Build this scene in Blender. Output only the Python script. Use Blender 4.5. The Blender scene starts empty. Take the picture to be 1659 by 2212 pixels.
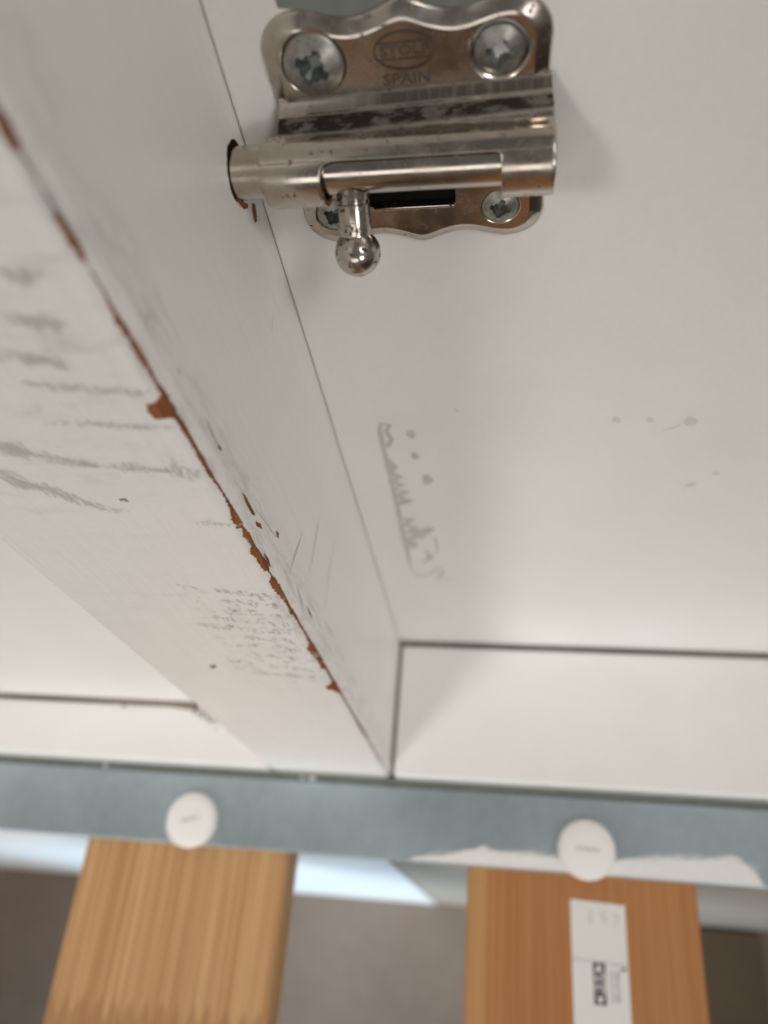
import bpy, bmesh, math, random
from mathutils import Vector, Matrix, noise
random.seed(7)
sc = bpy.context.scene
col = sc.collection
MM = 0.001                      # everything below is written in millimetres

# ------------------------------------------------------------------ camera
CAM = Vector((37.0, -98.1, 267.75))
RIGHT = Vector((0.98845378, 0.08232961, -0.12720441))
UP = Vector((-0.00862079, 0.86870399, 0.49525656))
FWD = Vector((-0.15127726, 0.48844161, -0.85938349))
cd = bpy.data.cameras.new('camera')
cam = bpy.data.objects.new('camera', cd)
col.objects.link(cam)
m = Matrix.Identity(4)
for i in range(3):
    m[i][0] = RIGHT[i]; m[i][1] = UP[i]; m[i][2] = -FWD[i]; m[i][3] = CAM[i] * MM
cam.matrix_world = m
cd.sensor_fit = 'HORIZONTAL'
cd.sensor_width = 36.0
cd.lens = 36.5
cd.clip_start = 0.004
cd.clip_end = 50.0
cd.dof.use_dof = True
cd.dof.focus_distance = 0.124
cd.dof.aperture_fstop = 16.5
sc.camera = cam

# ------------------------------------------------------------------ world + lamps
wd = bpy.data.worlds.new('World')
sc.world = wd
wd.use_nodes = True
bg = wd.node_tree.nodes['Background']
bg.inputs['Color'].default_value = (1.0, 0.97, 0.935, 1)
bg.inputs['Strength'].default_value = 0.12


def area(name, loc, target, size, energy, color, size_y=None):
    l = bpy.data.lights.new(name, 'AREA')
    l.energy = energy; l.color = color
    l.shape = 'RECTANGLE'; l.size = size; l.size_y = size_y or size
    o = bpy.data.objects.new(name, l)
    col.objects.link(o)
    o.location = loc
    o.rotation_euler = (Vector(target) - Vector(loc)).to_track_quat('-Z', 'Y').to_euler()
    return o


# key lamp on the left, window ahead, two unseen fills added on the right,
# cool daylight that comes in low under the slats
def spot(name, loc, target, angle, energy, color, radius):
    l = bpy.data.lights.new(name, 'SPOT')
    l.energy = energy; l.color = color
    l.spot_size = math.radians(angle); l.spot_blend = 1.0; l.shadow_soft_size = radius
    o = bpy.data.objects.new(name, l)
    col.objects.link(o)
    o.location = loc
    o.rotation_euler = (Vector(target) - Vector(loc)).to_track_quat('-Z', 'Y').to_euler()
    return o


spot('room_lamp', (-0.82, -0.95, 0.78), (-0.12, -0.05, 0.0), 23, 70.0, (1.0, 0.965, 0.92), 0.28)
spot('right_fill_spot', (0.74, -0.72, 0.96), (0.0, -0.05, -0.04), 22, 108.0, (1.0, 0.97, 0.935), 0.42)  # unseen fill added high on the right; narrow cone keeps the top darker
area('room_window', (-0.20, -1.6, 0.34), (0, 0, 0.10), 0.9, 2.0, (1.0, 0.98, 0.96), 0.40)
spot('low_fill_spot', (0.58, -1.10, 0.26), (0.0, -0.03, -0.01), 20, 36.0, (1.0, 0.975, 0.95), 0.30)  # unseen low fill added to soften the post's shadow and lift its side
spot('floor_daylight', (-0.54, -0.66, -0.06), (-0.03, -0.069, -0.20), 32, 26.0, (0.55, 0.80, 1.0), 0.05)

vs = sc.view_settings
vs.view_transform = 'Standard'
vs.look = 'None'
vs.exposure = 0.17
vs.gamma = 1.0
vs.use_curve_mapping = False
sc.render.resolution_x = 768
sc.render.resolution_y = 1024
sc.cycles.max_bounces = 10

F_PX = 1681.85                   # focal length in pixels of a 1659 x 2212 picture


def at(px, py, axis, val):
    """point (mm) where the sight line of a picture point meets the plane axis = val"""
    w = RIGHT * (px - 829.5) - UP * (py - 1106.0) + FWD * F_PX
    t = (val - CAM[axis]) / w[axis]
    return CAM + w * t


# ------------------------------------------------------------------ helpers
ORG = {}


def origin(o):
    return ORG[o.name]


def put(name, bm, mat, parent=None, org=None, smooth=False, extra=()):
    """link a bmesh written in world millimetres as one mesh object"""
    org = ORG[parent.name] if parent is not None else Vector(org or (0, 0, 0))
    for v in bm.verts:
        v.co = (v.co - org) * MM
    me = bpy.data.meshes.new(name)
    bm.to_mesh(me); bm.free()
    if smooth:
        for p in me.polygons: p.use_smooth = True
    if any(p.use_smooth for p in me.polygons): me.set_sharp_from_angle(angle=math.radians(38))
    me.materials.append(mat)
    for e in extra: me.materials.append(e)
    o = bpy.data.objects.new(name, me)
    col.objects.link(o)
    if parent is not None:
        o.parent = parent
    else:
        o.location = org * MM
    ORG[o.name] = org
    return o


def empty(name, loc):
    o = bpy.data.objects.new(name, None)
    o.empty_display_size = 0.01
    col.objects.link(o)
    o.location = Vector(loc) * MM
    ORG[o.name] = Vector(loc)
    return o


def tag(o, label, cat=None, group=None, kind=None):
    if label: o['label'] = label
    if cat: o['category'] = cat
    if group: o['group'] = group
    if kind: o['kind'] = kind
    return o


def box_bm(x0, x1, y0, y1, z0, z1, bev=0.0, seg=3, bm=None):
    own = bm is None
    b = bmesh.new()
    bmesh.ops.create_cube(b, size=1.0)
    for v in b.verts:
        v.co = Vector(((x0 + x1) / 2 + v.co.x * (x1 - x0), (y0 + y1) / 2 + v.co.y * (y1 - y0), (z0 + z1) / 2 + v.co.z * (z1 - z0)))
    if bev > 0:
        bmesh.ops.bevel(b, geom=b.edges[:] , offset=bev, segments=seg, affect='EDGES', profile=0.5)
    if own:
        return b
    merge(bm, b)
    return bm


def merge(bm, b):
    vm = {}
    for v in b.verts: vm[v] = bm.verts.new(v.co)
    for f in b.faces:
        n = bm.faces.new([vm[v] for v in f.verts]); n.smooth = f.smooth; n.material_index = f.material_index
    b.free()


def poly_bm(pts, bm=None):
    bm = bm or bmesh.new()
    vs_ = [bm.verts.new(p) for p in pts]
    es = [bm.edges.new((vs_[i], vs_[(i + 1) % len(vs_)])) for i in range(len(vs_))]
    bmesh.ops.triangle_fill(bm, use_beauty=True, edges=es)
    return bm


RIB = 0


def ribbon(bm, pts, width, nrm, taper=True):
    """flat stroke through pts lying on the surface with normal nrm"""
    global RIB
    RIB += 1
    pts = [p + nrm * (0.0022 * (RIB % 40) + 0.003 * i) for i, p in enumerate(pts)]
    n = len(pts); L = []
    for i, p in enumerate(pts):
        d = (pts[min(i + 1, n - 1)] - pts[max(i - 1, 0)]).normalized()
        s = d.cross(nrm).normalized()
        w = width * (0.75 + 0.5 * random.random()) * 0.5
        if taper and i in (0, n - 1): w *= 0.35
        L.append((bm.verts.new(p + s * w), bm.verts.new(p - s * w)))
    for a, b in zip(L, L[1:]):
        bm.faces.new((a[0], b[0], b[1], a[1]))


def lathe(profile, axis_pt, axis_dir, n=48, up=None):
    """profile: list of (radius, distance along axis)"""
    bm = bmesh.new()
    d = Vector(axis_dir).normalized()
    a = d.orthogonal().normalized() if up is None else (Vector(up) - d * Vector(up).dot(d)).normalized()
    b = d.cross(a)
    P = Vector(axis_pt)
    rings = []
    for r, h in profile:
        if r < 1e-6:
            rings.append([bm.verts.new(P + d * h)])
        else:
            rings.append([bm.verts.new(P + d * h + (a * math.cos(t) + b * math.sin(t)) * r) for t in [2 * math.pi * k / n for k in range(n)]])
    for A, B in zip(rings, rings[1:]):
        for k in range(n):
            k2 = (k + 1) % n
            if len(A) == 1 and len(B) > 1: bm.faces.new((A[0], B[k2], B[k]))
            elif len(B) == 1 and len(A) > 1: bm.faces.new((A[k], A[k2], B[0]))
            elif len(A) > 1: bm.faces.new((A[k], A[k2], B[k2], B[k]))
    bmesh.ops.recalc_face_normals(bm, faces=bm.faces[:])
    for f in bm.faces: f.smooth = True
    return bm


# ------------------------------------------------------------------ materials
class NT:
    def __init__(s, name):
        s.m = bpy.data.materials.new(name)
        s.m.use_nodes = True
        s.t = s.m.node_tree
        s.b = s.t.nodes['Principled BSDF']
        s.tc = s.t.nodes.new('ShaderNodeTexCoord').outputs['Object']

    def node(s, typ, **kw):
        n = s.t.nodes.new(typ)
        for k, v in kw.items(): setattr(n, k, v)
        return n

    def link(s, a, b): s.t.links.new(a, b)

    def mapping(s, scale=(1, 1, 1), rot=(0, 0, 0), loc=(0, 0, 0)):
        n = s.node('ShaderNodeMapping')
        n.inputs['Scale'].default_value = scale
        n.inputs['Rotation'].default_value = rot
        n.inputs['Location'].default_value = loc
        s.link(s.tc, n.inputs['Vector'])
        return n.outputs[0]

    def noise(s, scale, vec=None, detail=4, rough=0.55, dist=0.0):
        n = s.node('ShaderNodeTexNoise')
        n.inputs['Scale'].default_value = scale
        n.inputs['Detail'].default_value = detail
        n.inputs['Roughness'].default_value = rough
        n.inputs['Distortion'].default_value = dist
        s.link(vec if vec is not None else s.tc, n.inputs['Vector'])
        return n.outputs['Fac']

    def ramp(s, fac, a, b, ca=(0, 0, 0, 1), cb=(1, 1, 1, 1)):
        n = s.node('ShaderNodeValToRGB')
        n.color_ramp.elements[0].position = a; n.color_ramp.elements[1].position = b
        n.color_ramp.elements[0].color = ca; n.color_ramp.elements[1].color = cb
        s.link(fac, n.inputs[0])
        return n.outputs[0]

    def mix(s, fac, a, b, blend='MIX'):
        n = s.node('ShaderNodeMix', data_type='RGBA', blend_type=blend)
        for sock, v in ((n.inputs[0], fac), (n.inputs[6], a), (n.inputs[7], b)):
            if hasattr(v, 'is_linked'): s.link(v, sock)
            else: sock.default_value = v
        return n.outputs[2]

    def math(s, op, a, b=0.0, c=0.0):
        n = s.node('ShaderNodeMath', operation=op)
        for k, v in enumerate((a, b, c)):
            if hasattr(v, 'is_linked'): s.link(v, n.inputs[k])
            else: n.inputs[k].default_value = v
        return n.outputs[0]

    def sep(s):
        n = s.node('ShaderNodeSeparateXYZ'); s.link(s.tc, n.inputs[0]); return n.outputs

    def mapr(s, v, a, b, c=0.0, d=1.0):
        n = s.node('ShaderNodeMapRange', interpolation_type='SMOOTHSTEP')
        s.link(v, n.inputs[0])
        for k, q in zip((1, 2, 3, 4), (a, b, c, d)): n.inputs[k].default_value = q
        return n.outputs[0]

    def bump(s, h, strength, dist=0.0002):
        n = s.node('ShaderNodeBump')
        n.inputs['Strength'].default_value = strength
        n.inputs['Distance'].default_value = dist
        s.link(h, n.inputs['Height'])
        s.link(n.outputs[0], s.b.inputs['Normal'])

    def done(s, color=None, rough=0.5, metal=0.0, spec=0.5):
        if color is not None:
            if hasattr(color, 'is_linked'): s.link(color, s.b.inputs['Base Color'])
            else: s.b.inputs['Base Color'].default_value = color
        if hasattr(rough, 'is_linked'): s.link(rough, s.b.inputs['Roughness'])
        else: s.b.inputs['Roughness'].default_value = rough
        if hasattr(metal, 'is_linked'): s.link(metal, s.b.inputs['Metallic'])
        else: s.b.inputs['Metallic'].default_value = metal
        s.b.inputs['Specular IOR Level'].default_value = spec
        return s.m


def paint(name, base, streak=True):
    n = NT(name)
    big = n.ramp(n.noise(14, detail=3), 0.35, 0.7)
    c = n.mix(big, base, tuple(x * f for x, f in zip(base, (0.95, 0.945, 0.93))) + (1,))
    fine = n.ramp(n.noise(900, detail=3), 0.3, 0.75)
    c = n.mix(n.math('MULTIPLY', fine, 0.10), c, (0.55, 0.53, 0.50, 1))
    st = n.noise(1.0, n.mapping((900, 900, 30)), 3)
    if streak: n.bump(n.math('ADD', st, n.math('MULTIPLY', n.noise(500), 0.3)), 0.4, 0.00012)
    else:
        n.bump(n.math('ADD', n.noise(700, detail=3), n.math('MULTIPLY', n.noise(60, detail=2), 1.5)), 0.22, 0.00015)
        c = n.mix(n.math('MULTIPLY', n.ramp(n.noise(38, detail=6, rough=0.65), 0.45, 0.72), 0.12), c, (0.60, 0.565, 0.52, 1))
    return n, c


WHITE = (0.845, 0.822, 0.79)


def mat_plain_paint(name, base=WHITE, rough=0.42, streak=False):
    n, c = paint(name, base + (1,) if len(base) == 3 else base, streak)
    return n.done(c, rough, 0, 0.4)


def mat_post():
    """white gloss paint with grey scuffs rubbed across the front face"""
    n, c = paint('post_paint', WHITE + (1,))
    n.tc = n.mapping(loc=(-0.021, -0.024, -0.040))      # measured from the foot of the corner
    x, y, z = n.sep()
    front = n.mapr(y, -0.0455, -0.0466)
    # short dashes rubbed in rows across the post
    row = n.ramp(n.noise(1.0, n.mapping((50, 60, 420), (0, 0.10, 0)), 2), 0.49, 0.62)
    brk = n.ramp(n.noise(1.0, n.mapping((520, 100, 330), (0, 0.45, 0)), 3), 0.46, 0.62)
    reg = n.math('ADD', n.mapr(z, 0.160, 0.140, 0, 1), 0.0)
    reg = n.math('MULTIPLY', reg, n.mapr(z, 0.088, 0.102, 0, 1))
    reg = n.math('MULTIPLY', reg, n.mapr(x, -0.026, -0.012, 0.15, 1))
    m1 = n.math('MULTIPLY', n.math('MULTIPLY', row, brk), reg)
    reg2 = n.mapr(z, 0.170, 0.196, 0.2, 1)
    row2 = n.ramp(n.noise(1.0, n.mapping((45, 60, 360), (0, 0.08, 0), (3.1, 0, 7.7)), 4), 0.47, 0.66)
    brk2 = n.ramp(n.noise(1.0, n.mapping((330, 100, 500)), 4), 0.42, 0.66)
    m2 = n.math('MULTIPLY', n.math('MULTIPLY', row2, brk2), reg2)
    mm_ = n.math('MULTIPLY', n.math('ADD', m1, n.math('MULTIPLY', m2, 0.75)), front)
    brush = n.ramp(n.noise(1.0, n.mapping((1500, 1500, 28), (0, 0.10, 0)), 3, 0.6), 0.45, 0.72)
    c = n.mix(n.math('MULTIPLY', brush, 0.10), c, (0.50, 0.47, 0.44, 1))
    c = n.mix(n.math('MULTIPLY', mm_, 0.46), c, (0.36, 0.345, 0.33, 1))
    # a few lengthwise rubs on the side face close to the corner
    side = n.mapr(x, -0.0006, -0.0001)
    near = n.math('MULTIPLY', n.mapr(y, -0.036, -0.0415), n.mapr(x, -0.0022, -0.0008))
    rub = n.ramp(n.noise(1.0, n.mapping((300, 520, 110), (0.12, 0, 0)), 5, 0.65), 0.46, 0.68)
    c = n.mix(n.math('MULTIPLY', n.math('MULTIPLY', near, rub), 0.45), c, (0.32, 0.31, 0.30, 1))
    # corner rubbed a little greyer
    return n.done(c, 0.40, 0, 0.4)


def mat_barewood(name='bare_wood'):
    n = NT(name)
    f = n.noise(1.0, n.mapping((1300, 1300, 160)), 4)
    c = n.ramp(f, 0.3, 0.75, (0.155, 0.052, 0.020, 1), (0.36, 0.135, 0.048, 1))
    n.bump(f, 0.5, 0.0002)
    return n.done(c, 0.75, 0, 0.2)


def mat_flat(name, colr, rough=0.6, metal=0.0, spec=0.4, var=0.12, scale=500):
    n = NT(name)
    f = n.noise(scale, detail=4)
    c = n.mix(f, tuple(x * (1 - var) for x in colr) + (1,), tuple(min(1, x * (1 + var)) for x in colr) + (1,))
    return n.done(c, rough, metal, spec)


def mat_nickel(name, grime=1.0, rough=0.13, axis_z=None, spot_t=0.665):
    n = NT(name)
    tint = n.ramp(n.noise(160, detail=4), 0.35, 0.7, (0.49, 0.435, 0.375, 1), (0.60, 0.545, 0.485, 1))
    spots = n.ramp(n.noise(750, detail=5, rough=0.7), spot_t, spot_t + 0.03)
    sp2 = n.ramp(n.noise(1.0, n.mapping((500, 800, 1500)), 5, 0.75), 0.60, 0.70)
    x, y, z = n.sep()
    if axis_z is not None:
        # dark reflection painted into the bend above the barrel, along with settled dirt
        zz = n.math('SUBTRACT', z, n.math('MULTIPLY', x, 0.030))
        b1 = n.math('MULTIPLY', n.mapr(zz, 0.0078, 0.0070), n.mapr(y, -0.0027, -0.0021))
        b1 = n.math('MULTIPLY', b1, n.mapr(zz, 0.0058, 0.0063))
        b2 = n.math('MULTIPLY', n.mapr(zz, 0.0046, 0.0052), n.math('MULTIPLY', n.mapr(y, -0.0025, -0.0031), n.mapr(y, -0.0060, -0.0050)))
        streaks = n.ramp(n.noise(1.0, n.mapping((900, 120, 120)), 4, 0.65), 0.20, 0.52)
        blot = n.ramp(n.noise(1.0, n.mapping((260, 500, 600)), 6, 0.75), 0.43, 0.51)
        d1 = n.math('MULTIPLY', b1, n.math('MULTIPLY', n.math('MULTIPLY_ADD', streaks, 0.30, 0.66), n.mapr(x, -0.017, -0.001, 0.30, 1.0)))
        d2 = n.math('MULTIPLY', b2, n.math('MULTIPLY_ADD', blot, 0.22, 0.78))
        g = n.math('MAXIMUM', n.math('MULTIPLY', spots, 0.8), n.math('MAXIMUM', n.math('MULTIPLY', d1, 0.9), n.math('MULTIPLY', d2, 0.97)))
    else:
        g = n.math('MAXIMUM', n.math('MULTIPLY', spots, 0.9), n.math('MULTIPLY', sp2, 0.85))
    g = n.math('MULTIPLY', g, grime)  # grime scales real specks and the painted dark bends alike
    tarn = n.ramp(n.noise(95, detail=6, rough=0.7), 0.48, 0.70)
    tint = n.mix(n.math('MULTIPLY', tarn, 0.55), tint, (0.36, 0.27, 0.19, 1))
    c = n.mix(g, tint, (0.014, 0.008, 0.005, 1))
    r0 = n.mapr(n.noise(300, detail=5), 0.3, 0.75, rough * 0.7, rough * 1.6)
    r = n.math('ADD', r0, n.math('MULTIPLY', g, 0.5))
    met = n.math('SUBTRACT', 1.0, n.math('MULTIPLY', g, 0.98))
    n.bump(n.noise(250, detail=3), 0.04, 0.0002)
    return n.done(c, r, met, 0.03)


def mat_wood(name, dark, light, edge=None, edge_x=None, finger=None, seed=0.0):
    n = NT(name)
    x, y, z = n.sep()
    grain = n.noise(1.0, n.mapping((800, 6, 500), (0, 0, 0.012), (seed, 0, seed)), 4, 0.6, 0.5)
    fine = n.noise(1.0, n.mapping((900, 9, 900), (0, 0, 0.015), (seed, 1, 0)), 3)
    wide = n.noise(1.0, n.mapping((60, 2.0, 60), (0, 0, 0.02), (seed * 2, 0, 0)), 3)
    f = n.math('ADD', n.math('MULTIPLY', grain, 0.72), n.math('MULTIPLY', wide, 0.28))
    c = n.ramp(f, 0.42, 0.58, dark + (1,), light + (1,))
    c = n.mix(n.math('MULTIPLY', n.ramp(fine, 0.45, 0.70), 0.34), c, tuple(q * 0.72 for q in dark) + (1,))
    if edge_x is not None:
        e = n.mapr(x, edge_x + 0.0012, edge_x - 0.0012)
        c = n.mix(e, c, n.ramp(grain, 0.3, 0.7, tuple(q * 0.85 for q in edge) + (1,), edge + (1,)))
    if finger is not None:
        # glued finger joint: the next length of timber is a shade darker
        tri = n.math('PINGPONG', n.math('ADD', x, n.math('MULTIPLY', n.noise(1.0, n.mapping((90, 1, 1)), 2), 0.006)), 0.0026)
        jag = n.math('ADD', n.math('MULTIPLY', tri, 2.6), n.math('MULTIPLY', n.noise(1.0, n.mapping((150, 1, 1)), 2), 0.006))
        k = n.mapr(n.math('ADD', y, jag), finger + 0.0016, finger - 0.0016)
        c = n.mix(n.math('MULTIPLY', k, 0.65), c, tuple(q * 0.80 for q in dark) + (1,))
    n.bump(grain, 0.25, 0.0003)
    return n.done(c, 0.5, 0, 0.35)


M_PANEL = mat_plain_paint('door_paint', (0.785, 0.765, 0.74), 0.38)
M_SIDE = mat_plain_paint('side_paint', (0.80, 0.78, 0.745), 0.42)
M_LEDGE = mat_plain_paint('ledge_paint', (0.83, 0.82, 0.80), 0.40)
M_POST = mat_post()
M_BARE = mat_barewood()
M_HOLE = mat_flat('hole_wood', (0.16, 0.062, 0.026), 0.9, 0, 0.1, 0.4, 900)
M_GAP = mat_flat('joint_dirt', (0.33, 0.315, 0.285), 0.9, 0, 0.1, 0.5, 60)
M_DIRT = mat_flat('brown_dirt', (0.30, 0.25, 0.21), 0.9, 0, 0.1, 0.3, 900)
M_SMUDGE = mat_flat('smudge', (0.635, 0.605, 0.56), 0.7, 0, 0.2, 0.15, 900)
M_PENCIL = mat_flat('pencil', (0.52, 0.505, 0.48), 0.7, 0, 0.2, 0.25, 350)
M_NICKEL = mat_nickel('nickel_plate', 1.0, 0.19, 0.0, 0.605)
M_BOLT = mat_nickel('nickel_bolt', 0.35, 0.15)
M_KNOB = mat_nickel('nickel_knob', 1.0, 0.17, None, 0.57)
M_ZINC = mat_flat('zinc_screw', (0.31, 0.30, 0.27), 0.40, 0.8, 0.5, 0.75, 1100)
M_RECESS = mat_flat('screw_recess', (0.30, 0.32, 0.30), 0.32, 0.8, 0.5, 0.3, 900)
M_STAMP = mat_flat('stamped_groove', (0.10, 0.08, 0.065), 0.55, 0.3, 0.5, 0.2, 900)
M_BLACK = mat_flat('slot_dark', (0.012, 0.011, 0.010), 0.9, 0, 0.1)
M_WHITEPL = mat_flat('white_plastic', (0.84, 0.81, 0.78), 0.38, 0, 0.45, 0.02)
M_PRINT = mat_flat('grey_print', (0.30, 0.29, 0.28), 0.8, 0, 0.2, 0.1)
M_PAPER = mat_flat('sticker_paper', (0.76, 0.74, 0.715), 0.55, 0, 0.3, 0.02)
M_INK = mat_flat('black_ink', (0.02, 0.02, 0.02), 0.7, 0, 0.2)
M_SMEAR = mat_flat('white_paint_smear', (0.78, 0.77, 0.75), 0.55, 0, 0.3, 0.08, 700)
M_SLAT_A = mat_wood('pale_pine', (0.43, 0.225, 0.092), (0.60, 0.365, 0.175), finger=-0.0375, seed=1.3)
M_SLAT_B = mat_wood('reddish_pine', (0.40, 0.168, 0.058), (0.475, 0.22, 0.085), (0.52, 0.27, 0.11), -0.0290, seed=5.1)
M_WALL = mat_flat('wall_paint', (0.40, 0.345, 0.29), 0.8, 0, 0.2, 0.04, 30)
M_WALLW = mat_flat('white_wall_paint', (0.85, 0.86, 0.86), 0.6, 0, 0.3, 0.03, 30)
M_BROWN = mat_flat('dark_brown_board', (0.125, 0.085, 0.052), 0.6, 0, 0.3, 0.2, 40)


def mat_rail():
    n = NT('galvanised_rail')
    f = n.noise(260, detail=5, rough=0.65)
    g = n.noise(16, detail=3)
    c = n.ramp(n.math('ADD', n.math('MULTIPLY', f, 0.25), n.math('MULTIPLY', g, 0.75)), 0.38, 0.62, (0.42, 0.505, 0.54, 1), (0.56, 0.66, 0.715, 1))
    n.bump(f, 0.15, 0.0003)
    return n.done(c, 0.38, 0.85, 0.5)


M_RAIL = mat_rail()


def mat_floor():
    n = NT('grey_floor')
    f = n.noise(9, detail=5, rough=0.6)
    g = n.noise(120, detail=4)
    c = n.ramp(n.math('ADD', n.math('MULTIPLY', f, 0.7), n.math('MULTIPLY', g, 0.3)), 0.3, 0.7, (0.215, 0.158, 0.12, 1), (0.295, 0.228, 0.18, 1))
    return n.done(c, 0.6, 0, 0.3)


M_FLOOR = mat_floor()

# ------------------------------------------------------------------ the setting: floor and wall below
ZF = -300.0
b = box_bm(-1500, 1500, -1600, -68.5, ZF - 20, ZF)
tag(put('floor', b, M_FLOOR, org=(0, 0, ZF)), 'grey brown floor far below the slats', kind='structure')
b = box_bm(-3.5, 1500, -69, -52, ZF, -40)
tag(put('wall', b, M_WALL, org=(0, -60, ZF)), 'beige grey wall standing on the floor below the rail', kind='structure')
b = box_bm(-1500, -4.0, -69.6, -52, ZF, -40)
tag(put('white_wall', b, M_WALLW, org=(-100, -60, ZF)), 'white wall stretch lit by daylight below the rail', kind='structure')

b = box_bm(110, 193.5, -420, -70.5, ZF, ZF + 7, 1.0, 2)
tag(put('brown_board', b, M_BROWN, org=(150, -240, ZF)), 'dark brown board lying on the floor against the wall', 'board')

# ------------------------------------------------------------------ ledge, post, panels
LEDGE_F = -47.0
POST_F = -46.8
POST_W = 42.0
R = 3.0                                     # rounded front corners of the post
led = empty('frame_ledge', (0, -24, -40))
tag(led, 'white painted ledge running along the foot of both panels', 'ledge')
put('ledge_board', box_bm(1.5, 900, LEDGE_F, -1.7, -40, 0, 0.7, 3), M_LEDGE, led, smooth=False)
put('ledge_board', box_bm(-900, -POST_W - 0.5, LEDGE_F, -27.6, -40, 0, 0.7, 3), M_LEDGE, led)['label'] = 'short bright ledge board left of the post'
put('joint_filler', box_bm(1.6, 900, -1.7, 18, -38, -2.2), M_GAP, led)
put('joint_filler', box_bm(-900, -POST_W - 0.5, -27.6, 18, -38, -2.2), M_GAP, led)
put('joint_filler', box_bm(-POST_W + 2, 1.6, -42, 18, -38, -1.2), M_DIRT, led)

door = empty('panel_door', (200, 4, 0.6))
tag(door, 'smooth white door panel that carries the bolt latch', 'door')
put('panel', box_bm(0.12, 900, 0, 18, 0.6, 420, 0.4, 2), M_PANEL, door)

sp = empty('side_panel', (-300, -20, 2))
tag(sp, 'white panel on the far side of the scuffed post', 'panel')
put('panel', box_bm(-900, -POST_W - 0.4, -26.4, -8, 2.0, 420, 0.5, 2), M_SIDE, sp)
put('seal_strip', box_bm(-900, -POST_W - 0.4, -25.2, -8, 0.4, 2.0), M_DIRT, sp)
# grime worn along the foot of the side panel
bm = bmesh.new()
pts = [at(px, py, 2, 0.06) for px, py in ((0, 1490), (80, 1492), (200, 1500), (330, 1507), (425, 1512), (428, 1534), (405, 1533), (350, 1524), (280, 1518), (268, 1530), (258, 1518), (180, 1510), (90, 1503), (0, 1501))]
poly_bm(pts, bm)
put('grime', bm, M_DIRT, sp)
bm = bmesh.new()
for k in range(46):
    px = random.gauss(436, 24); py = 1522 + (px - 410) * 0.72 + random.gauss(0, 6)
    c0 = at(px, py, 2, 0.06); r = random.uniform(0.15, 0.7)
    poly_bm([c0 + Vector((math.cos(t) * r * random.uniform(.6, 1.3), math.sin(t) * r * random.uniform(.6, 1.3), 0)) for t in [k2 * 0.9 for k2 in range(7)]], bm)
put('grime', bm, M_DIRT, sp)

# ---- the scuffed post, with a real bolt hole
post = empty('frame_post', (-21, -24, -40))
tag(post, 'scuffed white post with paint chipped off one corner', 'post')


def post_section():
    pts = []
    for (cx, cy, a0) in ((-R, POST_F + R, -90), ):
        for k in range(9):
            a = math.radians(a0 + 90 * k / 8)
            pts.append((cx + R * math.cos(a), cy + R * math.sin(a)))
    pts += [(0, 20), (-POST_W, 20)]
    r2 = 1.2
    for k in range(7):
        a = math.radians(180 + 90 * k / 6)
        pts.append((-POST_W + r2 + r2 * math.cos(a), POST_F + r2 + r2 * math.sin(a)))
    return pts


sec = post_section()
bm = bmesh.new()
lo = [bm.verts.new((x, y, -40)) for x, y in sec]
hi = [bm.verts.new((x, y, 330)) for x, y in sec]
n_ = len(sec)
for i in range(n_):
    f = bm.faces.new((lo[i], lo[(i + 1) % n_], hi[(i + 1) % n_], hi[i]))
bm.faces.new(lo[::-1]); bm.faces.new(hi)
bmesh.ops.recalc_face_normals(bm, faces=bm.faces[:])
pw = put('post_body', bm, M_POST, post, extra=(M_HOLE,))
AX_Y, AX_Z = -6.0, 200.6                     # axis of the bolt
bm = bmesh.new()
rg = []
for xx in (-14.0, 3.0):
    ring = []
    for k in range(40):
        t = 2 * math.pi * k / 40
        q = 3.95 + 0.35 * noise.noise(Vector((math.cos(t) * 2.3, math.sin(t) * 2.3, 4.0))) + (0.35 if 0.3 < t < 2.0 else 0) + random.uniform(-.07, .07)
        ring.append(bm.verts.new((xx, AX_Y + q * math.cos(t), AX_Z + q * math.sin(t))))
    rg.append(ring)
for k in range(40):
    bm.faces.new((rg[0][k], rg[0][(k + 1) % 40], rg[1][(k + 1) % 40], rg[1][k]))
bm.faces.new(rg[0][::-1]); bm.faces.new(rg[1])
bmesh.ops.recalc_face_normals(bm, faces=bm.faces[:])
for f in bm.faces: f.material_index = 1
cut = put('cutter', bm, M_POST, post, extra=(M_HOLE,))
md = pw.modifiers.new('hole', 'BOOLEAN'); md.object = cut; md.operation = 'DIFFERENCE'; md.solver = 'EXACT'
dg = bpy.context.evaluated_depsgraph_get()
new = bpy.data.meshes.new_from_object(pw.evaluated_get(dg))
pw.modifiers.clear(); pw.data = new
for p in pw.data.polygons:
    p.use_smooth = False
bpy.data.objects.remove(cut)


# ---- bare wood showing where the paint has chipped off the corner
def corner_pt(u, z, off=0.07):
    L = math.pi * R / 2
    if u < 0: return Vector((-R + u, POST_F - off, z))
    if u > L: return Vector((off, POST_F + R + (u - L), z))
    a = u / R
    return Vector((-R + (R + off) * math.sin(a), POST_F + R - (R + off) * math.cos(a), z))


def lerp_keys(keys, z):
    keys = sorted(keys)
    if z <= keys[0][0]: return keys[0][1:]
    for (a, b_) in zip(keys, keys[1:]):
        if a[0] <= z <= b_[0]:
            t = (z - a[0]) / max(1e-6, b_[0] - a[0])
            return tuple(a[i] + (b_[i] - a[i]) * t for i in range(1, len(a)))
    return keys[-1][1:]


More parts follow.
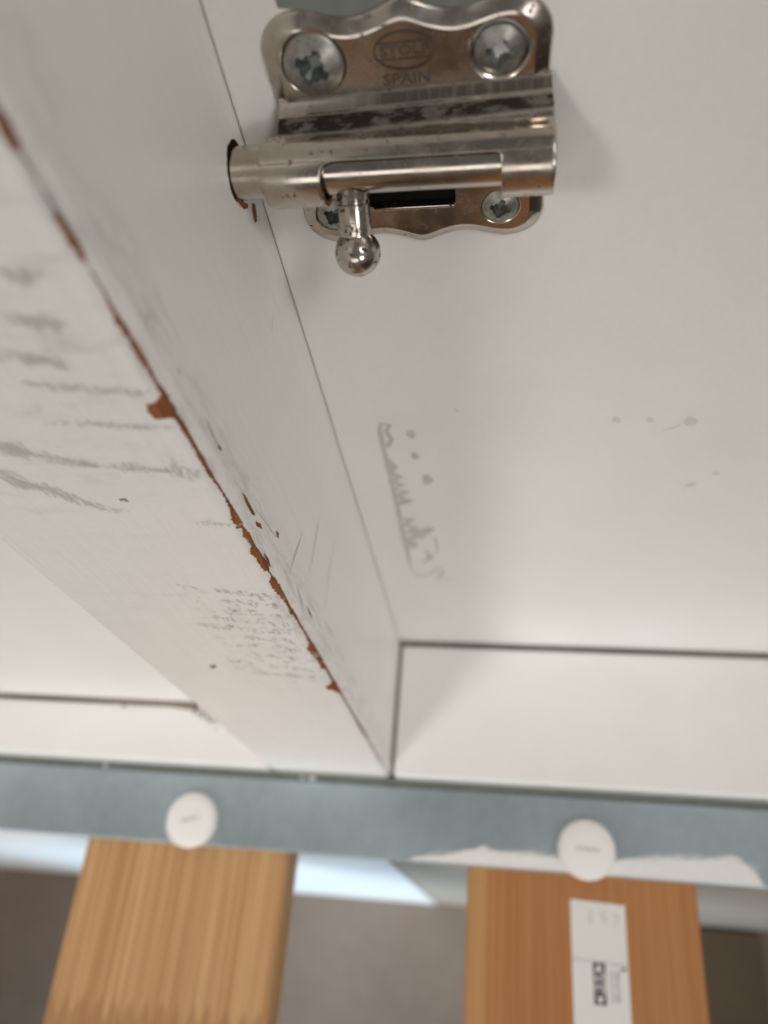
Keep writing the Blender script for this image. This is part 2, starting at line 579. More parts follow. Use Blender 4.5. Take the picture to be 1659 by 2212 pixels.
# (z, reach on the front side, reach on the round) in mm, 0 = middle of the round; both 0: paint intact
U0 = 2.45
chipk = [(0, .25, .0), (40, .35, .05), (62, .6, .25), (70, .3, .1), (88, .3, .1), (90, .9, .3), (94, 2.3, .35), (97, 2.2, .3), (98.5, .5, .2),
         (106, .4, .2), (109, 1.3, .3), (114, 1.2, .35), (121, 2.0, .3), (123, .6, .2), (126, .35, .15), (137, .35, .2), (139, .9, .25), (141, .4, .2),
         (143, .5, .2), (146, .8, .3), (150, 1.35, .4), (153, 1.3, .35), (154.2, .14, .05), (156, .14, .05), (156.6, .7, .4), (158, 1.25, .5), (162, 1.0, .35), (164, 1.6, .3),
         (165.6, .5, .2), (169, .8, .45), (171, .14, .04), (171.6, 1.1, .3), (175, 1.0, .25), (177, .35, .2), (181, .1, .15), (186, .5, .2), (190, .5, .2), (192, .4, .2),
         (195, .45, .25), (198.0, .45, .3), (198.8, 2.4, .3), (200.2, 2.9, .3), (201.6, 2.3, .3), (202.4, .5, .25), (205, .3, .1), (207, .35, .1), (208, .55, .15), (213, .6, .2), (216, .5, .1), (217.2, .14, .04),
         (221.5, .14, .04), (222.2, .6, .3), (224, .6, .3), (226.5, .5, .2), (227.5, .14, .04), (232.5, .14, .04), (233.5, .7, .3), (236.5, .9, .4), (240, .6, .2), (243, .14, .04)]
bm = bmesh.new()
prev = None
z = 1.0
NSEG = 8
crack = []
while z < 243:
    a, c_ = lerp_keys(chipk, z)
    j = 0.28 * noise.noise(Vector((z * 1.7, 3.3, 0))) + 0.22 * noise.noise(Vector((z * 5.1, 9.3, 0)))
    j2 = 0.14 * noise.noise(Vector((z * 2.3, 5.3, 2))) + 0.10 * noise.noise(Vector((z * 6.1, 1.3, 4)))
    amp = 0.5 if a < 0.55 else 1.0
    a2 = a if a > 2.2 else (a * .66 if a > .5 else a * .75)
    jag = 0.20 * noise.noise(Vector((z * 11.0, 2.3, 7)))
    ua, ub = U0 - a2 + j * amp + jag, U0 + c_ * .8 + j2 * amp
    if a < 0 or ub - ua < 0.05:
        prev = None
    else:
        ringv = [bm.verts.new(corner_pt(ua + (ub - ua) * k / NSEG, z)) for k in range(NSEG + 1)]
        if prev:
            for k in range(NSEG):
                bm.faces.new((prev[k], prev[k + 1], ringv[k + 1], ringv[k]))
        prev = ringv
        if noise.noise(Vector((z * .35, 8.1, 1))) > -.15:
            crack.append((z, ub))
        elif len(crack) and crack[-1] is not None:
            crack.append(None)
    z += 0.11
tag(put('chipped_corner', bm, M_BARE, post), 'bare orange brown wood along the chipped corner of the post')


M_CRACK = mat_flat('dark_grime', (0.10, 0.075, 0.06), 0.8, 0, 0.2, 0.4, 900)
run = []
for c in crack + [None]:
    if c is None:
        if len(run) > 4:
            bm = bmesh.new()
            L = [(bm.verts.new(corner_pt(u - .05, zz, .10)), bm.verts.new(corner_pt(u + .06 + .10 * max(0, noise.noise(Vector((zz * 1.9, 1, 5)))), zz, .10))) for zz, u in run]
            for p, q in zip(L, L[1:]): bm.faces.new((p[0], p[1], q[1], q[0]))
            put('edge_grime', bm, M_CRACK, post)
        run = []
    else:
        run.append(c)


def flake(pix, plane_axis, val, off, parent, mat, name):
    bm = bmesh.new()
    pts = []
    for k in range(len(pix)):
        p, q = pix[k], pix[(k + 1) % len(pix)]
        for t in (0, .33, .66):
            jx = 0 if t == 0 else random.uniform(-1.2, 1.2)
            pts.append(at(p[0] + (q[0] - p[0]) * t + jx, p[1] + (q[1] - p[1]) * t + jx, plane_axis, val + off))
    poly_bm(pts, bm)
    return put(name, bm, mat, parent)


for pix in (((523, 1062), (530, 1070), (542, 1092), (552, 1113), (545, 1112), (533, 1090)),
            ((552, 1126), (564, 1132), (567, 1143), (556, 1138)),
            ((597, 1146), (603, 1152), (603, 1164), (599, 1160)),
            ((570, 1193), (580, 1206), (586, 1226), (578, 1220)),
            ((660, 1305), (668, 1318), (676, 1334), (668, 1326)),
            ((470, 955), (478, 968), (479, 976), (472, 968))):
    flake(pix, 0, 0.0, 0.06, post, M_BARE, 'paint_flake')
# dark scratches lengthwise on the side face
M_SCR = mat_flat('scratch_grey', (0.50, 0.48, 0.455), 0.7, 0, 0.2, 0.2)
NX = Vector((1, 0, 0))
for pp, w in ((((446, 905), (458, 935), (470, 958)), .45), (((500, 1030), (522, 1060)), .25), (((553, 1100), (575, 1130), (596, 1160)), .2), (((700, 1340), (712, 1360), (722, 1382)), .3),
              (((690, 1120), (684, 1150), (676, 1200), (668, 1240)), .35), (((724, 1160), (712, 1230), (700, 1320)), .4), (((655, 1150), (640, 1190), (625, 1240)), .3),
              (((590, 680), (587, 715)), .35), (((528, 600), (530, 608)), .3), (((383, 798), (390, 806)), 1.0), (((316, 680), (322, 690)), 1.0), (((640, 1260), (650, 1295), (655, 1320)), .3)):
    bm = bmesh.new()
    ribbon(bm, [at(px, py, 0, 0.05) for px, py in pp], w, NX)
    put('scratch', bm, M_SCR, post)
# torn wood round the bolt hole
flake(((545, 438), (552, 442), (554, 462), (556, 478), (551, 482), (547, 462)), 0, 0.0, 0.07, post, M_BARE, 'wood_splinter')
flake(((503, 405), (508, 400), (514, 424), (524, 436), (536, 441), (536, 449), (527, 453), (516, 440)), 0, 0.0, 0.07, post, M_BARE, 'wood_splinter')
# marks on the front face: a brown nick and two dragged grey scuffs
flake(((256, 1078), (272, 1076), (274, 1080), (262, 1083)), 1, POST_F, -0.05, post, M_DIRT, 'nick')
flake(((270, 1080), (279, 1083), (278, 1085), (270, 1084)), 1, POST_F, -0.05, post, M_DIRT, 'nick')
flake(((452, 1438), (466, 1436), (468, 1442), (456, 1444)), 1, POST_F, -0.05, post, M_DIRT, 'nick')
bm = bmesh.new()
NY = Vector((0, -1, 0))
for (p0, p1, n0, w) in (((0, 965), (40, 978), 16, 1.5), ((40, 976), (215, 1010), 26, .7), ((240, 1005), (385, 1022), 22, .5), ((375, 1000), (420, 1035), 10, .8), ((0, 1020), (60, 1050), 14, 1.7), ((60, 1045), (190, 1088), 26, 1.0), ((190, 1088), (290, 1112), 10, .4),
                        ((0, 770), (130, 785), 14, 1.2), ((20, 690), (120, 700), 12, 1.2), ((20, 590), (90, 600), 8, 1.0), ((60, 830), (310, 850), 26, .55), ((110, 912), (370, 922), 24, .4), ((430, 1130), (560, 1140), 10, .25)):
    for k in range(n0):
        t = random.random()
        px = p0[0] + (p1[0] - p0[0]) * t + random.gauss(0, 2); py = p0[1] + (p1[1] - p0[1]) * t + random.gauss(0, 3)
        c0 = at(px, py, 1, POST_F - 0.05)
        for q in range(5):
            c1 = c0 + Vector((random.gauss(0, .9), 0, random.gauss(0, .35 * w + .1)))
            l = random.uniform(.25, .9) * (0.5 + w)
            d = Vector((random.uniform(.25, .6), 0, -1))
            ribbon(bm, [c1 - d * l * .5, c1, c1 + d * l * .5], random.uniform(.08, .30), NY)
put('scuff_mark', bm, mat_flat('scuff_grey', (0.60, 0.58, 0.555), 0.6, 0, 0.3, 0.12, 900), post)
# rows of short rubbed dabs low on the front face
bm = bmesh.new()
for row in range(10):
    y0 = 1292 + row * 19.5 + random.uniform(-2, 2)
    for c in range(9):
        if random.random() < (0.10 if c < 5 else 0.45): continue
        px = .589 * y0 - 138 - 22 - 25 * c + random.uniform(-5, 5); py = y0 - 2.6 * c + random.uniform(-3, 3)
        c0 = at(px, py, 1, POST_F - 0.05)
        for q in range(random.randint(7, 14) - c // 2):
            cc = c0 + Vector((random.gauss(0, .75), 0, random.gauss(0, .8)))
            l = random.uniform(.3, 1.1)
            ribbon(bm, [cc - Vector((.25 * l, 0, -.5 * l)), cc, cc + Vector((.25 * l, 0, -.5 * l))], random.uniform(.10, .32), NY)
put('scuff_mark', bm, mat_flat('rubbed_grey', (0.54, 0.52, 0.495), 0.6, 0, 0.3, 0.12, 900), post)

# ---- pencil scrawl and smudges on the door panel
bm = bmesh.new()


def stroke(pp, w): ribbon(bm, [at(px, py, 1, -0.05) for px, py in pp], w * 1.4, NY, True)


stroke(((822, 912), (820, 930), (828, 965), (838, 1010), (850, 1060), (862, 1110), (872, 1160), (882, 1200), (888, 1232)), .9)
stroke(((822, 914), (842, 918), (834, 930), (846, 950), (836, 965), (826, 960)), 1.0)
stroke(((832, 985), (850, 1010), (842, 1020), (862, 1030), (846, 1040), (870, 1048), (850, 1055)), 1.6)
stroke(((852, 1058), (878, 1062), (858, 1072), (884, 1082), (860, 1090), (866, 1080)), 1.6)
stroke(((866, 1118), (888, 1122), (872, 1135), (900, 1140), (874, 1150), (910, 1150), (932, 1140), (905, 1158), (880, 1165), (896, 1178), (880, 1186)), 2.0)
stroke(((910, 1165), (940, 1160), (945, 1190), (925, 1200), (915, 1185)), .5)
stroke(((888, 1232), (905, 1245), (930, 1240), (948, 1225), (958, 1235), (944, 1250), (980, 1250)), .6)
stroke(((920, 1190), (930, 1205), (912, 1215)), 1.2)
for px, py, r in ((889, 940, 1.0), (896, 985, .95), (922, 1038, 1.4)):
    c0 = at(px, py, 1, -0.14 - r * .01)
    poly_bm([c0 + Vector((math.cos(t) * r * random.uniform(.6, 1.2), 0, math.sin(t) * r * 1.6 * random.uniform(.6, 1.2))) for t in [k * 2 * math.pi / 9 for k in range(9)]], bm)
put('pencil_scrawl', bm, M_PENCIL, door)
bm = bmesh.new()
for px, py, l, w in ((1330, 907, 16, 1.6), (1403, 907, 14, 1.5), (1490, 910, 26, 2.2), (1450, 925, 40, .5), (1545, 1022, 12, 1.0), (1490, 1047, 26, 1.0), (985, 885, 4, 1.0)):
    stroke(((px - l * .5, py + l * .1), (px, py), (px + l * .3, py - l * .1), (px + l * .5, py - l * .2)), w)
put('smudge', bm, M_SMUDGE, door)

for lobe in (((592, -6), (600, 18), (650, 22), (700, 34), (735, 42), (800, 30), (868, 4), (868, -30), (592, -30)), ((872, 4), (900, 18), (960, 32), (1060, 18), (1130, 2), (1130, -30), (872, -30))):  # contact shade above the plate's top edge, painted dark green on the panel
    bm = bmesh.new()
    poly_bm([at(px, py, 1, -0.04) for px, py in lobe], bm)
    put('painted_contact_shade', bm, mat_flat('contact_shade_green', (0.20, 0.22, 0.19), 0.7, 0, 0.3, 0.3, 200), door)

# ------------------------------------------------------------------ rail, caps, slats
RT, RB = -4.0, -7.0                          # top and underside of the rail
rail = empty('metal_rail', (0, -60, RB))
tag(rail, 'blue grey galvanised metal rail along the front of the ledge', 'rail')
put('flange', box_bm(-900, 900, -72.6, -50.2, RB, RT, 0.35, 3), M_RAIL, rail)
put('back_leg', box_bm(-900, 900, -50.1, -47.1, -26, -6.0, 0.3, 2), mat_flat('rail_green_edge', (0.23, 0.25, 0.22), 0.7, 0.2, 0.3, 0.2, 300), rail)
# white paint smeared along the front edge of the rail
bm = bmesh.new()
top = []; bot = []
keys = [(8.5, .3), (12, .9), (20, 1.6), (26, 3.8), (30, 4.6), (36, 3.6), (44, 3.9), (52, 3.2), (58, 2.6), (68, 3.0), (78, 4.3), (86, 5.6), (96, 5.9), (104, 6.6), (108, 6.0), (112, 3.6), (115.5, .3)]
x = 8.5
while x <= 115.5:
    h = lerp_keys(keys, x)[0] + 0.5 * noise.noise(Vector((x * .8, 1.2, 0))) + .35 * noise.noise(Vector((x * 2.7, 4.2, 0)))
    bot.append(bm.verts.new((x, -72.2, RT + .06)))
    top.append(bm.verts.new((x + .35 * h, -71.7 + max(.15, h), RT + .06)))
    x += .4
for k in range(len(top) - 1):
    if True:
        bm.faces.new((bot[k], bot[k + 1], top[k + 1], top[k]))
bm.verts.ensure_lookup_table()
for k in range(150):
    x = random.uniform(10, 112); h = lerp_keys(keys, x)[0]
    p = Vector((x, -71.7 + max(.2, h) + random.gauss(-.1, .55), RT + .06)); l = random.uniform(1, 4.5)
    ribbon(bm, [p, p + Vector((l * .5, l * .08, 0)), p + Vector((l, l * .2, 0))], random.uniform(.15, .5), Vector((0, 0, 1)))
put('paint_smear', bm, M_SMEAR, rail)['label'] = 'white paint smeared along the rail edge'
# paint specks on the dark back edge
for x, q in ((-27.5, 1.5), (-104, .9), (-31, .6)):
    bm = bmesh.new()
    poly_bm([Vector((x + math.cos(t) * q, -48.6 + math.sin(t) * .8, -5.9)) for t in [k * .8 for k in range(8)]], bm)
    put('paint_speck', bm, M_SMEAR, rail)


def cap(cx, cy, rot, label):
    e = empty('plastic_cap', (cx, cy, RT))
    tag(e, label, 'cap', 'plastic caps on the rail')
    rr = 8.75
    b = lathe([(0, 0), (rr - .1, 0), (rr, .5), (rr, 1.9), (rr - .25, 2.5), (rr - .7, 2.85), (rr - .9, 2.6), (rr - 1.15, 2.6), (rr - 1.4, 2.95), (rr - 2.2, 3.15), (rr * .45, 3.35), (0, 3.4)], (cx, cy, RT), (0, 0, 1), 64)
    put('disc', b, M_WHITEPL, e)
    bm = bmesh.new()
    for k in range(7):
        xx = -2.9 + k * .95
        for q in range(2):
            a0 = Vector((xx + random.uniform(-.2, .3), random.uniform(-.5, .5), 3.47)); a1 = Vector((xx + random.uniform(.1, .7), random.uniform(-.55, .55), 3.47))
            M_ = Matrix.Rotation(rot, 3, 'Z')
            ribbon(bm, [Vector((cx, cy, RT)) + M_ @ a0, Vector((cx, cy, RT)) + M_ @ a1], .36, Vector((0, 0, 1)), False)
    put('faint_lettering', bm, M_PRINT, e)
    return e


cap(-66.6, -65.2, math.radians(12), 'round white plastic cap above the pale slat with the finger joint')
cap(63.8, -65.6, math.radians(-3), 'round white plastic cap above the reddish slat with the sticker')


def slat(x0, x1, mat, label):
    e = empty('bed_slat', ((x0 + x1) / 2, -77, RB - 16))
    tag(e, label, 'slat', 'wooden slats under the rail')
    b = box_bm(x0, x1, -900, -52, RB - 16, RB - 0.05, 1.5, 3)
    put('slat_board', b, mat, e)
    return e


sA = slat(-104.4, -32.6, M_SLAT_A, 'pale pine slat with a zigzag finger joint')
sB = slat(26.7, 96.8, M_SLAT_B, 'reddish pine slat carrying a white paper sticker')


def text_bm(s, size, org, ex, ey, off=Vector((0, 0, 0)), bold=0.0, stretch=1.0):
    cu = bpy.data.curves.new('t', 'FONT'); cu.body = s; cu.size = 1.0; cu.align_x = 'CENTER'; cu.align_y = 'CENTER'
    cu.resolution_u = 3; cu.offset = bold
    ob = bpy.data.objects.new('t', cu); col.objects.link(ob)
    dg = bpy.context.evaluated_depsgraph_get()
    me = bpy.data.meshes.new_from_object(ob.evaluated_get(dg))
    b = bmesh.new(); b.from_mesh(me)
    bpy.data.objects.remove(ob); bpy.data.meshes.remove(me)
    ex = Vector(ex).normalized(); ey = Vector(ey).normalized()
    for v in b.verts: v.co = Vector(org) + ex * v.co.x * size * stretch + ey * v.co.y * size + off
    return b


# sticker
ZS = RB + .04
stk = put('paper_sticker', box_bm(58.6, 74.9, -128, -79.6, RB - .03, ZS, 0), M_PAPER, sB)
stk['label'] = 'white paper sticker with a black logo'
# turn the sticker edge a touch so its top runs slightly askew
for v in stk.data.vertices:
    if v.co.y * 1000 + ORG[stk.name].y > -80 and v.co.x > 0.003 + .0: v.co.y -= 0.0006
LX, LY = 66.4, -101.6                        # centre of the printed logo, it reads away from the viewer
bm = bmesh.new()
hx, hy = 1.75, 5.3
poly_bm([Vector((LX - hx, LY - hy, ZS + .04)), Vector((LX + hx, LY - hy, ZS + .04)), Vector((LX + hx, LY + hy, ZS + .04)), Vector((LX - hx, LY + hy, ZS + .04))], bm)
put('logo_ground', bm, M_INK, stk)
bm = bmesh.new()
poly_bm([Vector((LX + 1.5 * math.cos(t), LY + 4.9 * math.sin(t), ZS + .08)) for t in [2 * math.pi * k / 40 for k in range(40)]], bm)
put('logo_oval', bm, M_PAPER, stk)
put('logo_lettering', text_bm('IKEA', 2.9, (LX, LY, ZS + .12), (0, 1, 0), (-1, 0, 0), bold=0.045, stretch=1.15), M_INK, stk)
b = text_bm('Design and Quality', 1.05, (70.0, -101.9, ZS + .05), (0, 1, 0), (-1, 0, 0), bold=.02)
merge(b, text_bm('IKEA of Sweden', 1.25, (71.6, -101.9, ZS + .05), (0, 1, 0), (-1, 0, 0), bold=.03))
put('small_print', b, M_PRINT, stk)
b = bmesh.new()
for xx, s in ((64.6, '0000'), (68.3, '0000'), (72.2, '00000')):
    for k in range(5):
        ribbon(b, [Vector((xx + random.uniform(-.6, .6), -82.4 - k * .75 - (0.5 if xx > 70 else 0), ZS + .05)), Vector((xx + random.uniform(-.6, .6), -82.9 - k * .75 - (0.5 if xx > 70 else 0), ZS + .05))], .55, Vector((0, 0, 1)), False)
put('faded_print', b, mat_flat('faded_ink', (0.50, 0.49, 0.48), .8, 0, .2), stk)
b = bmesh.new()
ribbon(b, [Vector((58.7, -95.7, ZS + .05)), Vector((66, -96.0, ZS + .05)), Vector((74.8, -96.4, ZS + .05))], .35, Vector((0, 0, 1)), False)
put('fold_line', b, mat_flat('fold_grey', (0.52, 0.51, 0.49), .8, 0, .2), stk)
b = bmesh.new()
ribbon(b, [Vector((72.6, -97.6, ZS + .06)), Vector((74.3, -97.3, ZS + .06))], .8, Vector((0, 0, 1)), False)
put('ink_spot', b, M_PRINT, stk)

# ------------------------------------------------------------------ the latch
CX, CZ = 24.3, AX_Z
latch = empty('bolt_latch', (CX, 0, CZ))
tag(latch, 'nickel plated sliding bolt latch shot into the white post', 'latch')
HW, HH = 18.2, 17.6                          # half width, half height of the plate
PO = 1.3                                     # the flat stands this far off the door


def plate_outline(inset=0.0):
    """ogee outline, counter clockwise in (x, z) about the centre"""
    pts = []
    w, h = HW - inset, HH - inset
    rc = max(.6, 5.0 - inset)
    # top edge from right to left: bulge, hollow, cusp, hollow, bulge
    top = []
    N = 40
    for k in range(N + 1):
        t = 1 - 2 * k / N
        xx = t * (w - rc)
        u = abs(t)
        hol = -1.05 * math.sin(math.pi * min(1, (1 - u) / .78)) ** 1.6 if u > .22 else 0
        cusp = .2 * (1 - u / .22) if u < .22 else 0
        hollow = -1.25 * (0.5 - 0.5 * math.cos(2 * math.pi * min(1, max(0, (0.98 - u) / .98))))
        cusp2 = 0.8 * math.exp(-(u / .15) ** 2)
        top.append((xx, h + hollow + (cusp2 - .55 if False else cusp2 * .55)))
    def arc(cx, cz, a0, a1):
        return [(cx + rc * math.cos(math.radians(a0 + (a1 - a0) * k / 10)), cz + rc * math.sin(math.radians(a0 + (a1 - a0) * k / 10))) for k in range(11)]
    def side(sgn):
        out = []
        for k in range(1, 16):
            t = k / 16
            zz = (h - rc) * (1 - 2 * t)
            out.append((sgn * (w - 0.35 * math.sin(math.pi * t)), zz * 1.0))
        return out
    pts += top[1:-1]
    pts += arc(-w + rc, h - rc, 90, 180)
    pts += side(-1)
    pts += arc(-w + rc, -h + rc, 180, 270)
    pts += [(-x_, -z_) for x_, z_ in top[1:-1]]
    pts += arc(w - rc, -h + rc, 270, 360)
    pts += [(x_, -z_) for x_, z_ in side(1)]
    pts += arc(w - rc, h - rc, 0, 90)
    return pts


HOLES = [(-11.6, 11.6, 4.25), (11.8, 11.5, 3.85), (11.9, -11.6, 3.0), (-13.2, -11.6, 3.0)]
bm = bmesh.new()
rings = []
for ins, o in ((0.0, 0.0), (0.03, 0.25), (0.15, 0.42), (0.35, 0.55), (1.6, 1.15), (1.85, 1.26), (2.05, PO)):
    rings.append([bm.verts.new((CX + x_, -o, CZ + z_)) for x_, z_ in plate_outline(ins)])
n_ = len(rings[0])
for A, B in zip(rings, rings[1:]):
    for k in range(n_):
        f = bm.faces.new((A[k], A[(k + 1) % n_], B[(k + 1) % n_], B[k])); f.smooth = True
flat_edges = []
outer = [bm.verts.new(v.co) for v in rings[-1]]
for k in range(n_): flat_edges.append(bm.edges.new((outer[k], outer[(k + 1) % n_])))
for hx_, hz_, hr in HOLES:
    prof = [(hr, PO), (hr - .12, PO - .06), (hr - .35, PO - .35), (hr - .5, 0.2)]
    rr_ = []
    for r_, o in prof:
        rr_.append([bm.verts.new((CX + hx_ + r_ * math.cos(t), -o, CZ + hz_ + r_ * math.sin(t))) for t in [2 * math.pi * k / 40 for k in range(40)]])
    edge_ring = [bm.verts.new(v.co) for v in rr_[0]]
    for k in range(40): flat_edges.append(bm.edges.new((edge_ring[k], edge_ring[(k + 1) % 40])))
    for A, B in zip(rr_, rr_[1:]):
        for k in range(40):
            f = bm.faces.new((A[k], A[(k + 1) % 40], B[(k + 1) % 40], B[k])); f.smooth = True
# the slot the knob's stem slides along
SL = [(-7.4, -10.5), (5.1, -10.5), (5.4, -10.2), (5.4, -6.6), (5.1, -6.3), (-7.4, -6.3)]
sv = [bm.verts.new((CX + a, -PO, CZ + c_)) for a, c_ in SL]
sv2 = [bm.verts.new((CX + a, -PO, CZ + c_)) for a, c_ in SL]
sv3 = [bm.verts.new((CX + a, -0.15, CZ + c_)) for a, c_ in SL]
for k in range(len(SL)):
    flat_edges.append(bm.edges.new((sv[k], sv[(k + 1) % len(SL)])))
    bm.faces.new((sv2[k], sv2[(k + 1) % len(SL)], sv3[(k + 1) % len(SL)], sv3[k]))
bmesh.ops.triangle_fill(bm, use_beauty=True, edges=flat_edges)
bmesh.ops.recalc_face_normals(bm, faces=bm.faces[:])
for f in bm.faces:
    if f.normal.y > 0.3: f.normal_flip()
put('base_plate', bm, M_NICKEL, latch)
# black sheet laid on the door as the shade inside the slot
put('slot_shade_sheet', box_bm(CX - 7.5, CX + 5.5, -0.10, -0.02, CZ - 10.6, CZ - 6.2), M_BLACK, latch)
put('slot_lip', box_bm(CX - 7.0, CX + 5.2, -PO - .45, -PO + .3, CZ - 10.95, CZ - 10.45, .12, 2), M_NICKEL, latch)

# ---- the barrel housing: sheet pressed up from the plate and rolled round the bolt
RO = 4.9
prof = [(1.02, 7.7), (1.33, 7.1), (1.52, 6.7), (1.95, 6.4), (2.6, 6.12), (3.3, 5.87), (4.0, 5.5), (4.7, 5.12), (5.4, 4.82)]
for k in range(1, 27):
    a = math.radians(88 - 176 * k / 26 * 1.28)
    prof.append((-AX_Y + RO * math.cos(a) * 1.0, RO * math.sin(a)))
# fine resample
def resample(P, step):
    out = [P[0]]; 
    for a, b_ in zip(P, P[1:]):
        L = math.hypot(b_[0] - a[0], b_[1] - a[1]); k = max(1, int(round(L / step)))
        for q in range(1, k + 1): out.append((a[0] + (b_[0] - a[0]) * q / k, a[1] + (b_[1] - a[1]) * q / k))
    return out
def spline(P, n=6):
    out = []
    for i in range(len(P) - 1):
        p0, p1, p2, p3 = P[max(0, i - 1)], P[i], P[i + 1], P[min(len(P) - 1, i + 2)]
        for q in range(n):
            t = q / n
            out.append(tuple(.5 * (2 * p1[k] + (p2[k] - p0[k]) * t + (2 * p0[k] - 5 * p1[k] + 4 * p2[k] - p3[k]) * t * t + (3 * p1[k] - p0[k] - 3 * p2[k] + p3[k]) * t ** 3) for k in (0, 1)))
    return out + [P[-1]]
prof = resample(spline(prof), .22)
sl = [0.0]
for a, b_ in zip(prof, prof[1:]): sl.append(sl[-1] + math.hypot(b_[0] - a[0], b_[1] - a[1]))
# the window starts where the housing has come round to about 38 degrees above level
sw = next(sl[k] for k, p in enumerate(prof) if p[0] > -AX_Y and p[1] < RO * math.sin(math.radians(47)))
XL, XR, W0, W1, RC = 4.6, 43.1, 12.7, 36.4, 1.9
XLP = 6.9


def xl_at(s):                                  # the rolled collar reaches further left than the pressed part
    t = min(1, max(0, (s - (sw - 4.6)) / 1.6))
    t = t * t * (3 - 2 * t)
    return XLP + (XL - XLP) * t


def patch(bm, rows, fx0, fx1, ncol):
    prevr = None
    for i in rows:
        o, dz = prof[i]
        a, b_ = fx0(sl[i]), fx1(sl[i])
        wt = min(1, max(0, (dz - 4.8) / 1.4)) if o < 5.7 else 0     # the bend runs slightly askew
        r = []
        for k in range(ncol + 1):
            xx = a + (b_ - a) * k / ncol
            r.append(bm.verts.new((xx, -o, AX_Z + dz + wt * .55 * (xx - CX) / HW)))
        if prevr:
            for k in range(ncol):
                f = bm.faces.new((prevr[k], prevr[k + 1], r[k + 1], r[k])); f.smooth = True
        prevr = r


def wl(s):
    q = min(RC, max(0, s - sw)); return W0 + RC - math.sqrt(max(0, RC * RC - (RC - q) ** 2))


def wr(s):
    q = min(RC * .4, max(0, s - sw)); r_ = RC * .4; return W1 - r_ + math.sqrt(max(0, r_ * r_ - (r_ - q) ** 2))


bm = bmesh.new()
ni = len(prof)
iw = next(k for k in range(ni) if sl[k] >= sw - 1e-6)
patch(bm, range(0, iw + 1), xl_at, lambda s: XR - (1.0 - min(1, s / 6.0)) * .6, 60)
patch(bm, range(iw, ni), xl_at, wl, 16)
patch(bm, range(iw, ni), wr, lambda s: XR, 14)
bmesh.ops.remove_doubles(bm, verts=bm.verts[:], dist=0.002)
bmesh.ops.recalc_face_normals(bm, faces=bm.faces[:])
hs = put('barrel_housing', bm, M_NICKEL, latch)
md = hs.modifiers.new('sheet', 'SOLIDIFY'); md.thickness = 0.0008; md.offset = -1 if True else 1; md.use_even_offset = True
bv = hs.modifiers.new('soft', 'BEVEL'); bv.width = 0.00012; bv.segments = 2; bv.limit_method = 'ANGLE'; bv.angle_limit = math.radians(50)
# end cap of the tube
put('tube_end', lathe([(0, 0), (3.3, 0), (3.9, .08), (4.1, .35), (4.1, 1.2)], (XR + .25, AX_Y, AX_Z), (-1, 0, 0), 48), M_NICKEL, latch)

# ---- the bolt and its knob
RBOLT = 3.45
bolt = put('bolt', lathe([(0, -9), (RBOLT - .5, -9), (RBOLT, -8.4), (RBOLT, 42.0), (RBOLT - .4, 42.4), (0, 42.4)], (0, AX_Y, AX_Z), (1, 0, 0), 64), M_BOLT, latch)
KX = 16.1
ang = math.radians(60)
kd = Vector((0, -math.cos(ang), -math.sin(ang)))
A0 = Vector((KX, AX_Y, AX_Z))
pr = [(0, 2.6), (2.2, 2.6), (2.28, 3.2), (2.28, 4.1), (2.02, 4.25), (2.02, 4.6), (2.28, 4.75), (2.28, 8.2), (2.2, 8.55), (2.2, 8.9)]
cB, rB = 11.35, 3.3
t0 = math.asin(2.2 / rB)
for k in range(0, 25):
    t = math.pi - t0 - (math.pi - t0) * k / 24
    pr.append((max(0.0, rB * math.sin(t)) if k < 24 else 0.0, cB - rB * math.cos(math.pi - t) if False else cB + rB * math.cos(t)))
knob = put('knob', lathe(pr, A0, kd, 48), M_KNOB, bolt)


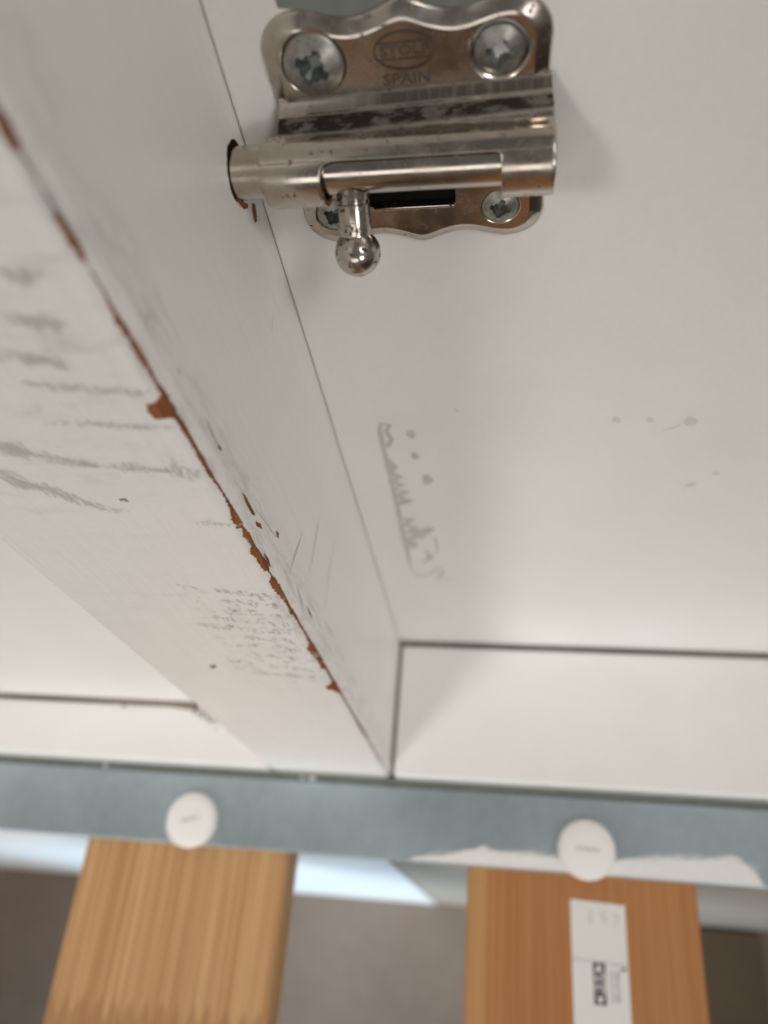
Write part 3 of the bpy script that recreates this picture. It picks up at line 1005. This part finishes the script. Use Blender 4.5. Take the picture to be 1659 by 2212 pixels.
# ---- screws
def screw(hx_, hz_, r, stand, rot, tilt, label=None):
    base = Vector((CX + hx_, -stand, CZ + hz_))
    d = Vector((tilt[0], -1, tilt[1])).normalized()
    dome = r * .30
    surf = lambda rad: dome * (1 - min(1, rad / (r * .985)) ** 2)
    P = [(r * .55, -2.2), (r * .97, -.75), (r, -.35), (r * .985, -.05)]
    for q in (.97, .92, .86, .78, .70):
        P.append((r * .985 * q, surf(r * .985 * q)))
    ux = Vector((1, 0, 0)); ux = (ux - d * ux.dot(d)).normalized(); uz = ux.cross(d)
    b = lathe(P, base, d, 48, up=ux)
    st = []
    for q in range(4):
        a = rot + q * math.pi / 2
        for da, rr in ((-.27, .96), (0, 1.02), (.27, .96), (.44, .66), (math.pi / 4 - .14, .76), (math.pi / 4 + .14, .76), (math.pi / 2 - .44, .66)):
            st.append((r * .57 * rr, a + da))
    P3 = lambda rad, a, k, h: base + (ux * math.cos(a) + uz * math.sin(a)) * rad * k + d * h
    # face of the head between the rounded rim and the star
    rim = [b.verts.new(P3(r * .985 * .70, 2 * math.pi * k / 48, 1, surf(r * .985 * .70))) for k in range(48)]
    inn = [b.verts.new(P3(rad, a, 1, surf(rad * .9))) for rad, a in st]
    n2 = len(inn)
    es = [b.edges.new((rim[k], rim[(k + 1) % 48])) for k in range(48)] + [b.edges.new((inn[k], inn[(k + 1) % n2])) for k in range(n2)]
    before = set(b.faces)
    bmesh.ops.triangle_fill(b, use_beauty=True, edges=es)
    for f in b.faces:
        if f not in before:
            f.normal_update()
            if f.normal.dot(d) < 0: f.normal_flip()
    e = put('screw', b, M_ZINC, latch)
    b2 = bmesh.new()
    r0 = [b2.verts.new(P3(rad, a, 1.0, surf(rad * .9) - .01)) for rad, a in st]
    r1 = [b2.verts.new(P3(rad, a, .86, surf(rad) - r * .22)) for rad, a in st]
    r2_ = [b2.verts.new(P3(rad, a, .42, -r * .30)) for rad, a in st]
    for A, B in ((r0, r1), (r1, r2_)):
        for k in range(n2): b2.faces.new((A[k], A[(k + 1) % n2], B[(k + 1) % n2], B[k]))
    b2.faces.new(r2_)
    bmesh.ops.recalc_face_normals(b2, faces=b2.faces[:])
    put('cross_recess', b2, M_RECESS, e)
    return e


for args in ((-11.55, 11.6, 3.95, 1.7, .5, (-.05, .12)), (11.8, 11.0, 3.3, 0.55, .3, (.04, -.08)), (11.9, -11.6, 2.75, 1.2, .25, (0, .05)), (-13.2, -11.6, 2.75, 1.1, .6, (0, .05))):
    screw(*args)

# ---- stamped emblem and lettering
bm = bmesh.new()
ZT = -PO - .03
ec = Vector((CX + .1, ZT, CZ + 12.35))
NYv = Vector((0, -1, 0))
ov = [ec + Vector((3.75 * math.cos(t), 0, 2.35 * math.sin(t))) for t in [2 * math.pi * k / 48 for k in range(49)]]
ribbon(bm, ov, .2, NYv, False)
for zz in (1.05, -1.0):
    hw = 3.75 * math.sqrt(1 - (zz / 2.35) ** 2)
    ribbon(bm, [ec + Vector((-hw, 0, zz)), ec + Vector((0, 0, zz)), ec + Vector((hw, 0, zz))], .2, NYv, False)
b2 = text_bm('STOLF', 1.75, ec + Vector((0, -.02, 0)), (1, 0, 0), (0, 0, 1), bold=.02, stretch=1.25)
merge(bm, b2)
put('stamped_emblem', bm, M_STAMP, latch)
put('stamped_lettering', text_bm('SPAIN', 1.95, (CX + .1, ZT - .02, CZ + 8.75), (1, 0, 0), (0, 0, 1), bold=.02, stretch=1.2), M_STAMP, latch)
